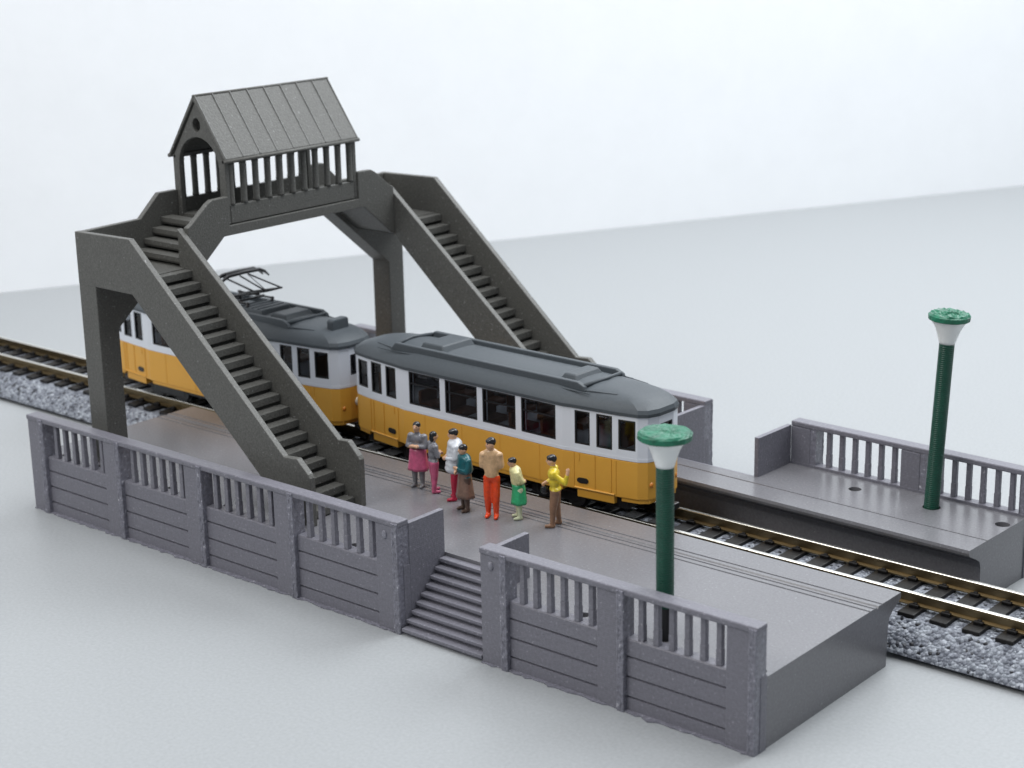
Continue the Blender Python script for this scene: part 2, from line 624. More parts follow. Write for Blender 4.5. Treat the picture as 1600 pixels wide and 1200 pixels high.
XL_, XR_ = -3.90, -2.23
YA, YB, YH = 0.55, 1.97, 3.03
for fs in (False, True):
    f = lambda y: my(y, fs)
    th = 0.13
    # column (front sheet side) with its diagonal brace up to the deck: outline in y-z
    col = [(YA + 0.0, HD), (1.03, HD), (1.03, 3.84), (3.00, 5.49), (3.00, 5.60), (YA, 5.10)] if False else None
    c1 = [(f(YA + 0.005), HD + .002), (f(1.03), HD + .002), (f(1.03), 3.84), (f(2.98), 5.47), (f(2.98), 5.63), (f(1.95), 4.83), (f(1.86), 4.775), (f(YA + 0.005), 4.775)]
    bb(MB().poly_prism(c1, 'x', XL_, XL_ + 0.52), 'column')
    # landing slab
    bb(MB().box(XL_ + 0.01, XR_ - 0.004, min(f(YA + 0.01), f(YB)), max(f(YA + 0.01), f(YB)), 4.765, 5.05), 'landing', bevel=0)
    # front sheet: parapet of the landing and outer stringer of the long stair, one flat sheet
    z0 = HD + 0.002
    sheet = [(XL_, 4.77), (XL_, 5.80), (-2.24, 5.83), (1.724, 2.335), (2.06, 2.36), (2.34, 2.12), (2.385, 2.05), (2.385, z0), (1.86, z0), (-2.09, 4.615), (-2.26, 4.765)]
    bb(MB().poly_prism(sheet, 'y', f(YA), f(YA + th)), 'outer_stringer')
    inner = [(-2.40, 4.78), (-2.40, 5.81), (1.80, 2.335), (2.04, 2.36), (2.29, 2.12), (2.335, 2.05), (2.335, z0), (1.84, z0), (-2.11, 4.615), (-2.26, 4.77)]
    bb(MB().poly_prism(inner, 'y', f(YB - th), f(YB)), 'inner_stringer')
    # outer side parapet: landing then rising beside the short flight
    lp = [(f(YA + th), 4.90), (f(YA + th), 5.795), (f(2.06), 5.82), (f(2.56), 6.27), (f(YH), 6.27), (f(YH), 5.50), (f(1.95), 4.84)]
    bb(MB().poly_prism(lp, 'x', XL_ + 0.004, XL_ + th), 'landing_parapet')
    rp = [(f(YB + .003), 4.78), (f(YB + .003), 5.81), (f(2.08), 5.87), (f(2.50), 6.20), (f(2.62), 6.265), (f(YH), 6.275), (f(YH), 5.50), (f(2.88), 5.50), (f(2.06), 4.81)]
    bb(MB().poly_prism(rp, 'x', XR_ - th, XR_), 'flight_parapet')
    # underside of the short flight
    us = [(f(YB), 4.79), (f(YB), 4.98), (f(2.90), 5.70), (f(YH), 5.70), (f(YH), 5.52), (f(2.88), 5.52), (f(2.05), 4.83)]
    bb(MB().poly_prism(us, 'x', XL_ + th + .002, XR_ - th - .002), 'flight_soffit', bevel=0)
    # short flight steps
    ns = 4
    for k in range(ns):
        ya = YB - 0.12 + 0.235 * k
        zt = 5.05 + 0.185 * (k + 1)
        st = [(f(ya), zt), (f(ya + 0.30), zt), (f(ya + 0.30), zt - 0.14), (f(ya + 0.035), zt - 0.14), (f(ya), zt - 0.09)]
        bb(MB().poly_prism(st, 'x', XL_ + th + 0.003, XR_ - th - 0.003), 'step', bevel=0.006)
        back = [(f(ya + 0.06), zt - 0.13), (f(ya + 0.29), zt - 0.13), (f(ya + 0.29), zt - 0.33), (f(ya + 0.06), zt - 0.33)]
    # long flight: treads with a rounded nose and a recessed riser
    n = 19
    soff = MB()
    ya_, yb_ = sorted((f(YA + th + .003), f(YB - th - .003)))
    for k in range(n):
        xe = -2.03 + 0.2325 * k
        zt = 5.035 - 0.2075 * k
        lowz = max(zt - 0.150, HD + 0.004)
        st = [(xe, zt), (xe, zt - 0.135), (xe - 0.03, lowz), (xe - 0.36, lowz), (xe - 0.36, zt)]
        bb(MB().poly_prism(st, 'y', ya_, yb_), 'step', bevel=0.006)
    # closed underside of the flight
    so = [(-2.30, 4.80), (-2.12, 4.70), (1.86, z0 + .01), (2.12, z0 + .01), (2.12, 1.20), (-2.12, 4.90)]
    bb(MB().poly_prism([(-2.3, 4.80), (-2.12, 4.66), (1.80, z0 + .01), (2.02, z0 + .01), (-2.02, 4.74 + 0.0), (-2.3, 4.9)], 'y', ya_ + .001, yb_ - .001), 'flight_soffit', bevel=0)

# span deck between the two short flights
HY0, HY1 = YH, 2 * YM - YH
bb(MB().box(XL_ + 0.01, XR_ - 0.002, HY0 - 0.10, HY1 + 0.10, 5.50, 5.70), 'span_beam')
# the little house
hx0, hx1 = -3.84, -2.27
house = bb(MB().box(hx0 + .09, hx1 - .09, HY0 + 0.02, HY1 - 0.02, 5.701, 5.80), 'shelter', bevel=0)
HC = 0.5 * (hx0 + hx1)


def hb(mb, name, bevel=0.012, **kw):
    return bb(mb, name, par=house, bevel=bevel, **kw)


for xx in (hx1, hx0):
    a, b = (xx - 0.09, xx) if xx == hx1 else (xx, xx + 0.09)
    hb(MB().box(a, b, HY0 + 0.06, HY1 - 0.06, 5.72, 6.085), 'side_panel')
    hb(MB().box(a, b, HY0 + 0.0, HY1 - 0.0, 6.91, 6.985), 'wall_plate')
    nb = 11
    for k in range(nb):
        y = lerp(HY0 + 0.16, HY1 - 0.16, k / (nb - 1))
        r = 0.066
        pr = [(r * 1.1, 6.086), (r * 1.1, 6.13), (r, 6.16), (r, 6.84), (r * 1.1, 6.87), (r * 1.1, 6.909)]
        hb(MB().lathe(pr, 0.5 * (a + b), y, 10), 'baluster', bevel=0, smooth=True)
# gables with an arch and a round hole
for yy in (HY0, HY1 - 0.10):
    g = MB()
    apex, ez = 8.07, 6.93
    # build the sheet as a ring between the outline and the arch, split so that the round hole stays open
    ar, az = 0.60, 6.78
    L_ = [(hx0, 5.72), (hx0, ez)]
    # angles of the arch from left to right
    A = [(HC - ar, 5.72), (HC - ar, az)] + [(HC + ar * math.cos(math.pi - math.pi * k / 12), az + 0.60 * math.sin(math.pi * k / 12)) for k in range(1, 12)] + [(HC + ar, az), (HC + ar, 5.72)]
    out = [(hx0, 5.72), (hx0, ez)]
    hc, hr = (HC, 7.62), 0.125
    sh = out + [(HC, apex), (hx1, ez), (hx1, 5.72)] + A[::-1]
    g.poly_prism(sh, 'y', yy, yy + 0.10)
    go = hb(g, 'gable_wall', bevel=0)
    cm = MB()
    vs = [(hc[0] + hr * .9 * math.cos(2 * math.pi * k / 18), hc[1] + hr * 1.1 * math.sin(2 * math.pi * k / 18)) for k in range(18)]
    cm.poly_prism(vs, 'y', yy - 0.2, yy + 0.3)
    cut = bb(cm, 'gable_hole_cutter', par=house, bevel=0)
    bo = go.modifiers.new('hole', 'BOOLEAN')
    bo.object = cut
    bo.solver = 'EXACT'
    bpy.context.view_layer.update()
    freeze(go)
    bpy.data.objects.remove(cut)
    b_ = go.modifiers.new('edge', 'BEVEL')
    b_.width, b_.segments, b_.limit_method, b_.angle_limit = 0.012, 2, 'ANGLE', R(50)
# corner posts sit in the gable sheets; roof of two slopes with raised seams
ex0, ex1, ez, apz, rt = -3.905, -2.205, 6.93, 8.10, 0.075
ry0, ry1 = HY0 - 0.04, HY1 + 0.03
rm = MB()
sl = (apz - ez) / (HC - ex0)
outl = [(ex0, ez - .01), (ex0, ez + 0.08), (HC - .02, apz + 0.085), (HC + .02, apz + 0.085), (ex1, ez + 0.08), (ex1, ez - .01), (HC, apz - 0.0)]
rm.poly_prism(outl, 'y', ry0, ry1)
roof = hb(rm, 'roof', bevel=0.014)
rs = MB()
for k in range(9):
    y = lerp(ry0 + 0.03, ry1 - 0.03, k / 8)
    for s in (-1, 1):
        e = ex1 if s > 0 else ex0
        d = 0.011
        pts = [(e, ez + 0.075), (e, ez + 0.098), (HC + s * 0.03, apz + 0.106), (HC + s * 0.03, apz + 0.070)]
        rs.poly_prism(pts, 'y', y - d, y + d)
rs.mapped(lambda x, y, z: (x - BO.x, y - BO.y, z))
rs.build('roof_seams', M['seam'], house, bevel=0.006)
MB().tube([(HC - BO.x, ry0 - BO.y, apz + 0.09), (HC - BO.x, ry1 - BO.y, apz + 0.09)], 0.03, 8).build('ridge_cap', M['bridge'], house, smooth=True)
for e in (ex0, ex1):
    MB().tube([(e - BO.x, ry0 - .01 - BO.y, ez + 0.03), (e - BO.x, ry1 + .01 - BO.y, ez + 0.03)], 0.040, 8).build('eave_bead', M['bridge'], house, smooth=True)

# ------------------------------------------------------------------ trams
ZB, ZD, ZE = 1.19, 1.965, 2.83
half = [(2.08, .80), (2.24, .765), (3.22, .645), (3.64, .56), (3.79, .45), (3.87, .22)]
PLAN = [(-u, -v) for u, v in half[::-1]] + [(u, -v) for u, v in half] + [(u, v) for u, v in half[::-1]] + [(-u, v) for u, v in half]


def inset_plan(du, dv):
    out = []
    for u, v in PLAN:
        out.append((u * (3.88 - du) / 3.88, v * (0.80 - dv) / 0.80))
    return out


def tram(name, label, loc, rz, powered):
    t = empty(name, label, 'tram', loc, rz, 'yellow and white trams')
    # yellow lower body
    mb = MB()
    mb.poly_prism(PLAN, 'z', ZB + 0.05, ZD)
    body = mb.build('lower_body', M['yellow'], t, bevel=0.02)
    # skirt below, stepped up between door sections
    sk = MB()
    for s in (-1, 1):
        sk.poly_prism([(s * 2.36, -.73), (s * 3.16, -.635), (s * 3.16, .635), (s * 2.36, .73)], 'z', ZB - 0.10, ZB + 0.052)
        sk.poly_prism([(s * 3.30, -.60), (s * 3.66, -.52), (s * 3.80, -.40), (s * 3.80, .40), (s * 3.66, .52), (s * 3.30, .60)], 'z', ZB - 0.03, ZB + 0.052)
    sk.poly_prism([(-2.05, -.785), (2.05, -.785), (2.05, .785), (-2.05, .785)], 'z', ZB - 0.02, ZB + 0.052)
    sk.build('skirt', M['yellow'], body, bevel=0.012)
    # white belt just above the split
    MB().poly_prism(inset_plan(-0.003, -0.003), 'z', ZD + 0.001, ZD + 0.075).build('belt_rail', M['white'], t, bevel=0.008)
    # upper wall: panels with openings
    up = MB()
    th = 0.07
    inner, frames = [], []
    n = len(PLAN)
    z0, z1 = ZD + 0.075, ZE

    def wins_for(P, Q):
        (a, b), (c, d) = P, Q
        L = math.hypot(c - a, d - b)
        if abs(abs(b) - .80) < 1e-6 and abs(abs(d) - .80) < 1e-6:
            w = []
            for u0 in (-1.91, -0.92, 0.07, 1.06):
                w.append((u0, u0 + 0.85))
            s = 1 if c > a else -1
            return [(((u0 if s > 0 else -u0 - .85) + 2.08), ((u0 + .85) if s > 0 else -u0) + 2.08 - 0, 2.125, 2.80, 'big') for u0, _ in w]
        if {round(abs(a), 2), round(abs(c), 2)} == {2.24, 3.22}:
            k = L
            r = [(0.09, 0.42, 2.13, 2.775, 'door'), (0.56, 0.90, 2.13, 2.775, 'door')]
            if round(abs(a), 2) == 3.22:
                r = [(k - b_, k - a_, zz0, zz1, ty) for a_, b_, zz0, zz1, ty in r[::-1]]
            return r
        if {round(abs(a), 2), round(abs(c), 2)} == {3.22, 3.64}:
            return [(0.04, L - 0.04, 2.17, 2.74, 'cab')]
        if abs(a - c) < 1e-6 and abs(abs(a) - 3.87) < 1e-6:
            return [(0.035, L - 0.035, 2.22, 2.66, 'front')]
        return []

    for i in range(n):
        P, Q = PLAN[i], PLAN[(i + 1) % n]
        L = math.hypot(Q[0] - P[0], Q[1] - P[1])
        ws = wins_for(P, Q)
        d = ((Q[0] - P[0]) / L, (Q[1] - P[1]) / L)
        nn = (d[1], -d[0])

        def pt(s, z, off=0.0):
            return (P[0] + d[0] * s + nn[0] * off, P[1] + d[1] * s + nn[1] * off, z)
        ss = sorted({0.0, L, *[w[0] for w in ws], *[w[1] for w in ws]})
        zs = sorted({z0, z1, *[w[2] for w in ws], *[w[3] for w in ws]})
        for a, b in zip(ss, ss[1:]):
            for c, e in zip(zs, zs[1:]):
                ms, mz = (a + b) / 2, (c + e) / 2
                if any(w[0] < ms < w[1] and w[2] < mz < w[3] for w in ws):
                    continue
                up.quad(pt(a, c), pt(b, c), pt(b, e), pt(a, e))
                up.quad(pt(a, c, -th), pt(a, e, -th), pt(b, e, -th), pt(b, c, -th))
        for w in ws:
            a, b, c, e = w[:4]
            for q in ((pt(a, c), pt(a, c, -th), pt(b, c, -th), pt(b, c)), (pt(b, c), pt(b, c, -th), pt(b, e, -th), pt(b, e)),
                      (pt(b, e), pt(b, e, -th), pt(a, e, -th), pt(a, e)), (pt(a, e), pt(a, e, -th), pt(a, c, -th), pt(a, c))):
                up.quad(*q)
            fw = 0.03
            fr = MB()

            def ring(o0, o1, a=a, b=b, c=c, e=e, fw=fw, fr=fr, pt=pt):
                for (s0, s1, q0, q1) in ((a + .002, b - .002, c + .002, c + fw), (a + .002, b - .002, e - fw, e - .002), (a + .002, a + fw, c + fw, e - fw), (b - fw, b - .002, c + fw, e - fw)):
                    v = [fr.bm.verts.new(pt(s, z, o)) for o in (o0, o1) for s, z in ((s0, q0), (s1, q0), (s1, q1), (s0, q1))]
                    for f in ((0, 1, 2, 3), (7, 6, 5, 4), (0, 4, 5, 1), (1, 5, 6, 2), (2, 6, 7, 3), (3, 7, 4, 0)):
                        fr.bm.faces.new([v[x] for x in f])
            ring(-0.004, -0.05)
            if w[4] == 'big':
                zb = e - 0.36 * (e - c)
                v = [fr.bm.verts.new(pt(s, z, o)) for o in (-0.012, -0.04) for s, z in ((a + fw, zb - .014), (b - fw, zb - .014), (b - fw, zb + .014), (a + fw, zb + .014))]
                for f in ((0, 1, 2, 3), (7, 6, 5, 4), (0, 4, 5, 1), (1, 5, 6, 2), (2, 6, 7, 3), (3, 7, 4, 0)):
                    fr.bm.faces.new([v[x] for x in f])
                s_ = a + fw + 0.030
                fin = MB()
                v = [fin.bm.verts.new(pt(s, z, o)) for o in (-0.050, -0.068) for s, z in ((s_, c + fw), (s_ + .016, c + fw), (s_ + .016, e - fw), (s_, e - fw))]
                for f in ((0, 1, 2, 3), (7, 6, 5, 4), (0, 4, 5, 1), (1, 5, 6, 2), (2, 6, 7, 3), (3, 7, 4, 0)):
                    fin.bm.faces.new([v[x] for x in f])
                inner.append((len(frames), fin))
            frames.append((fr, [pt(a + fw * .6, c + fw * .6, -0.035), pt(b - fw * .6, c + fw * .6, -0.035), pt(b - fw * .6, e - fw * .6, -0.035), pt(a + fw * .6, e - fw * .6, -0.035)]))
    bmesh.ops.remove_doubles(up.bm, verts=up.bm.verts[:], dist=1e-5)
    upper = up.build('upper_body', M['white'], t)
    inner = dict(inner)
    for q_, (fr, pq) in enumerate(frames):
        fo = fr.build('window', M['black'], t)
        if q_ in inner:
            inner[q_].build('frame_reflection', M['white'], fo)  # white strip stands in for the frame edge mirrored in the glass
        MB().quad(*pq).build('pane', M['glass'], fo, normals=False)
    # door leaves: thin vertical joints standing proud of the yellow side
    for s in (-1, 1):
        for sv in (-1, 1):
            def sp(u, off):
                v = .765 + (u - 2.24) / .98 * (.645 - .765)
                return (s * u, sv * (v + off))
            for u in (2.30, 2.42, 2.76, 3.10, 3.20):
                wdt = 0.010 if u == 2.76 else 0.018
                a, b = sp(u - wdt, -0.01), sp(u + wdt, -0.01)
                c_, d_ = sp(u + wdt, 0.012), sp(u - wdt, 0.012)
                MB().poly_prism([a, b, c_, d_], 'z', ZB + (0.10 if u != 2.42 else 0.62), ZD - 0.01).build('door_joint', M['yellow'], body)
            a, b = sp(2.32, 0.004), sp(3.18, 0.004)
            MB().tube([(a[0], a[1], ZB + 0.09), (b[0], b[1], ZB + 0.09)], 0.018, 6).build('door_step', M['yellow'], body)
            # dark oval opening low on the door leaf
            cx, cy = sp(2.50, 0.004)
            ov = MB()
            vs = [(0.075 * math.cos(2 * math.pi * k / 16) + (0.05 if math.cos(2 * math.pi * k / 16) > 0 else -0.05), 0.055 * math.sin(2 * math.pi * k / 16)) for k in range(16)]
            ang = math.atan2(sp(3.0, 0)[1] - sp(2.4, 0)[1], sp(3.0, 0)[0] - sp(2.4, 0)[0])
            ov.poly_prism(vs, 'y', -0.008, 0.008)
            oo = ov.build('step_grip', M['black'], body)
            oo.location = (cx, cy, ZB + 0.24)
            oo.rotation_euler = (0, 0, ang)
    # panel joints of the middle part
    for u in (-1.5, -.5, .5, 1.5):
        for sv in (-1, 1):
            MB().box(u - .008, u + .008, sv * .798 - .008, sv * .798 + .008, ZB + 0.06, ZD - 0.005).build('panel_joint', M['yellow'], body)
    # roof shell
    rf = MB()
    lev = [(ZE - 0.012, -.022, -.025), (ZE + 0.05, -.03, -.03), (ZE + 0.12, .0, .0), (ZE + 0.20, .12, .055), (ZE + 0.27, .31, .12), (ZE + 0.325, .58, .21), (ZE + 0.365, .90, .38), (ZE + 0.385, 1.2, .58)]
    rings = []
    for z, du, dv in lev:
        rings.append([rf.bm.verts.new((u, v, z)) for u, v in inset_plan(du, dv)])
    for A_, B_ in zip(rings, rings[1:]):
        for i in range(n):
            j = (i + 1) % n
            rf.bm.faces.new((A_[i], A_[j], B_[j], B_[i]))
    rf.bm.faces.new(rings[0][::-1])
    rf.bm.faces.new(rings[-1])
    roof_ = rf.build('roof', M['roof'], t, smooth=True)
    roof_.data.set_sharp_from_angle(angle=R(17))
    # raised roof walk: two long rails, end bars, boxes
    zt = ZE + 0.35
    for s in (-1, 1):
        MB().poly_prism([(-2.62, zt - 0.09), (-2.45, zt + 0.085), (2.28, zt + 0.085), (2.44, zt + 0.02), (2.48, zt - 0.09)], 'y', s * .565 - .05, s * .565 + .05).build('roof_rail', M['roof'], roof_, bevel=0.02)
        if not powered:
            MB().tube([(-2.9, s * .655, zt - 0.075), (2.6, s * .655, zt - 0.075)], 0.011, 6).build('roof_bead', M['roof'], roof_)
    MB().tube([(2.40, -.54, zt + 0.02), (2.50, 0, zt + 0.06), (2.40, .54, zt + 0.02)], 0.038, 8).build('roof_bar', M['roof'], roof_, smooth=True)
    MB().tube([(-2.50, -.54, zt + 0.02), (-2.56, 0, zt + 0.06), (-2.50, .54, zt + 0.02)], 0.038, 8).build('roof_bar', M['roof'], roof_, smooth=True)
    # panel edge on the roof ends
    for s in (-1, 1):
        MB().tube([(s * 2.42, -.60, zt - .045), (s * 3.10, -.455, zt - .045), (s * 3.24, 0, zt - .035), (s * 3.10, .455, zt - .045), (s * 2.42, .60, zt - .045)], 0.012, 6).build('roof_bead', M['roof'], roof_)

    def box_on_roof(u0, u1, v, z0_, z1_, nm='roof_box'):
        b = MB()
        lo_ = [(u0, -v), (u1, -v), (u1, v), (u0, v)]
        hi_ = [(u0 + .10, -v + .06), (u1 - .10, -v + .06), (u1 - .10, v - .06), (u0 + .10, v - .06)]
        A_ = [b.bm.verts.new((x, y, z0_)) for x, y in lo_]
        B_ = [b.bm.verts.new((x, y, z1_)) for x, y in hi_]
        b.bm.faces.new(A_[::-1])
        b.bm.faces.new(B_)
        for i in range(4):
            b.bm.faces.new((A_[i], A_[(i + 1) % 4], B_[(i + 1) % 4], B_[i]))
        return b.build(nm, M['roof'], roof_, bevel=0.03)
    if not powered:
        box_on_roof(-1.95, -1.22, .47, zt - .02, zt + .15)
        box_on_roof(1.66, 2.12, .40, zt - .02, zt + .12)
    else:
        box_on_roof(0.55, 1.50, .46, zt - .02, zt + .13)
        box_on_roof(1.62, 2.22, .42, zt - .02, zt + .12)
        for k in range(4):
            MB().box(0.70 + .18 * k, 0.74 + .18 * k, -.38, .38, zt + .125, zt + .145).build('roof_slat', M['roof'], roof_)
        box_on_roof(-2.2, -1.3, .46, zt - .02, zt + .13)
        hl = MB().poly_prism([(-.24, zt - .20), (.24, zt - .20), (.24, zt + .13), (.20, zt + .17), (-.20, zt + .17), (-.24, zt + .13)], 'x', 3.26, 3.44)
        hl.build('destination_box', M['roof'], roof_, bevel=0.04)
        pantograph(t, zt)
    # running gear, floor, interior
    MB().box(-3.4, 3.4, -.55, .55, 1.00, ZB + .06).build('chassis', M['black'], t, bevel=0.02)
    for s in (-1, 1):
        bg_ = MB().box(s * 1.75 - .55, s * 1.75 + .55, -.56, .56, 0.88, 1.10).build('bogie', M['black'], t, bevel=0.03)
        for du in (-.42, .42):
            for sv in (-1, 1):
                wm = MB().lathe([(0.27, -.05), (0.27, .02), (0.31, .022), (0.31, .05)], n=24)
                wm.mapped(lambda x, y, z, sv=sv, du=du, s=s: (s * 1.75 + du + x, sv * (.50 - z), 1.075 + y))
                wm.build('wheel', M['blackmetal'], bg_)
        MB().box(min(s * 3.80, s * 4.12), max(s * 3.80, s * 4.12), -.09, .09, 1.02, 1.14).build('coupler', M['black'], t, bevel=0.02)
        for sv in (-1, 1):
            la = MB().lathe([(0.0001, 0), (.055, 0), (.055, .02), (.03, .035), (0.0001, .04)], n=14, close=False)
            la.mapped(lambda x, y, z, s=s, sv=sv: (s * (3.80 + z), sv * .36 + x, 1.52 + y))
            la.build('tail_lamp', M['amber'], t, smooth=True)
        hl = MB().lathe([(0.0001, 0), (.10, 0), (.10, .03), (.06, .05), (0.0001, .055)], n=18, close=False)
        hl.mapped(lambda x, y, z, s=s: (s * (3.868 + z), x, 1.62 + y))
        hl.build('headlight', M['lens'], t, smooth=True)
    MB().poly_prism(inset_plan(.12, .09), 'z', ZD - .02, ZD + .02).build('floor', M['interior'], t)
    for u in [-1.6 + .8 * k for k in range(5)]:
        for sv in (-1, 1):
            MB().box(u - .20, u + .18, sv * .42 - .24, sv * .42 + .24, ZD + .021, ZD + .18).box(u - .20, u - .12, sv * .42 - .24, sv * .42 + .24, ZD + .18, ZD + .42).build('seat', M['seat'], t, bevel=0.02)
    for s in (-1, 1):
        MB().box(s * 3.05 - .03, s * 3.05 + .03, -.50, .50, ZD + .021, ZD + .55).build('cab_partition', M['seat'], t)
    return t


def pantograph(t, zt):
    pr = MB()
    u0 = 0.85 - .0
    # frame on insulators; local u of the centre
    uc = 0.35
    zb = zt + 0.20
    pr = MB()
    for sv in (-1, 1):
        pr.tube([(uc - .55, sv * .36, zb), (uc + .62, sv * .36, zb)], 0.024, 8)
        for u in (uc - .5, uc + .57):
            pr.tube([(u, sv * .36, zt - .02), (u, sv * .36, zb + .03)], [0.05, 0.035], 8)
    pr.tube([(uc - .2, -.36, zb + .02), (uc - .2, .36, zb + .02)], 0.03, 8)
    pr.tube([(uc + .3, -.36, zb + .02), (uc + .3, .36, zb + .02)], 0.03, 8)
    pan = pr.build('pantograph', M['blackmetal'], t, smooth=True)
    lw = MB()
    kz = zb + 0.32
    for sv in (-1, 1):
        lw.tube([(uc - .12, sv * .30, zb + .05), (uc + 1.05, sv * .22, kz)], 0.022, 6)
        lw.tube([(uc + .22, sv * .30, zb + .05), (uc - .95, sv * .22, kz)], 0.022, 6)
    lw.tube([(uc + 1.05, -.24, kz), (uc + 1.05, .24, kz)], 0.022, 6)
    lw.tube([(uc - .95, -.24, kz), (uc - .95, .24, kz)], 0.022, 6)
    lw.tube([(uc + .3, -.29, zb + .10), (uc + 1.05, .20, kz)], 0.011, 6)
    lw.build('lower_arm', M['blackmetal'], pan, smooth=True)
    ua = MB()
    hz = zb + 0.52
    for sv in (-1, 1):
        ua.tube([(uc + 1.05, sv * .22, kz), (uc + .10, sv * .12, hz)], 0.018, 6)
        ua.tube([(uc - .95, sv * .22, kz), (uc - .05, sv * .12, hz)], 0.018, 6)
    ua.tube([(uc + 1.05, -.20, kz), (uc + .10, .10, hz)], 0.010, 6)
    ua.build('upper_arm', M['blackmetal'], pan, smooth=True)
    hd = MB()
    for du in (-.10, .10):
        pts = [(uc + du, -.72, hz - .13), (uc + du, -.60, hz - .02), (uc + du, -.45, hz + .045), (uc + du, 0, hz + .06), (uc + du, .45, hz + .045), (uc + du, .60, hz - .02), (uc + du, .72, hz - .13)]
        hd.tube(pts, [0.02, .034, .043, .043, .043, .034, .02], 8)
    for sv in (-.38, .38):
        hd.tube([(uc - .10, sv, hz + .03), (uc + .10, sv, hz + .03)], 0.025, 6)
    hd.build('collector_head', M['blackmetal'], pan, smooth=True)


tram('tram', 'yellow and white tram without pantograph, standing nearest behind the passengers', (2.69, YT - .005, 0), -0.022, False)
tram('tram', 'yellow and white tram carrying the pantograph, partly hidden behind the near stairs', (-5.32, YT + .0, 0), -0.004, True)


# ------------------------------------------------------------------ lamps
def lamp(label, loc, lean, zc, cr, rough, pole_bottom=0.0):
    lp = empty('platform_lamp', label, 'lamp', loc, 0, 'green platform lamps')
    lp.rotation_euler = lean
    r = 0.137
    H = zc - loc[2]
    pf = []
    z = -0.15
    if pole_bottom:
        MB().lathe([(0.118, -0.15), (0.118, pole_bottom)], n=24).build('pole_bottom', M['black'], lp, smooth=False)  # black, slightly slimmer lowest length of the pole
        z = pole_bottom
    while z < H - 0.02:
        pf += [(r, z), (r * 0.98, z + 0.018)]
        z += 0.036
    pf.append((r, H))
    MB().lathe(pf, n=28).build('pole', M['green'], lp, smooth=True)
    sp = [(0.135, H + .001), (0.15, H + 0.05), (0.185, H + 0.16), (0.225, H + 0.27), (0.275, H + 0.36), (0.315, H + 0.42), (0.315, H + 0.43)]
    MB().lathe(sp, n=36).build('lamp_shade', M['shade'], lp, smooth=True)
    cp = [(cr - .015, H + 0.431), (cr, H + 0.445), (cr, H + 0.515), (cr - .018, H + 0.533)] + [(cr * q / 12, H + 0.545) for q in (11, 9.8, 8.5, 7.2, 6, 4.8, 3.6, 2.4, 1.2, .3)]
    c_ = MB().lathe(cp, n=40)
    for v in c_.bm.verts:
        if v.co.z > H + 0.535:
            v.co.z += rnd.uniform(-.5, 1.0) * rough
        else:
            v.co.x += rnd.uniform(-.006, .006)
            v.co.y += rnd.uniform(-.006, .006)
    c_.build('lamp_cap', M['greencap'], lp, bevel=0)
    return lp


lamp('green lamp standing by the railing of the front platform, nearest the camera', (10.11, 0.50, HD), (R(0.0), R(-0.3), 0), 3.86, 0.405, 0.010, 0.52)
lamp('green lamp standing on the rear platform, leaning slightly to the right', (10.57, 8.10, HD), (R(-1.0), R(2.3), 0), 4.20, 0.365, 0.024)


# ------------------------------------------------------------------ people
SKIN = paint('painted_skin', (0.62, 0.36, 0.22))
HAIR = paint('painted_black_hair', (0.010, 0.010, 0.012), rough=0.12, var=0.05)


def fuse(mb, name, mat, parent, voxel=0.016, it=3):
    o = mb.build(name, mat, parent, smooth=True)
    rmod = o.modifiers.new('fuse', 'REMESH')
    rmod.mode = 'VOXEL'
    rmod.voxel_size = voxel
    rmod.use_smooth_shade = True
    sm_ = o.modifiers.new('soften', 'SMOOTH')
    sm_.factor = 0.5
    sm_.iterations = it
    bpy.context.view_layer.update()
    freeze(o)
    for f in o.data.polygons:
        f.use_smooth = True
    return o


def assign(o, mats, fn):
    me = o.data
    me.materials.clear()
    for m_ in mats:
        me.materials.append(m_)
    for f in me.polygons:
        f.material_index = fn(f.center)


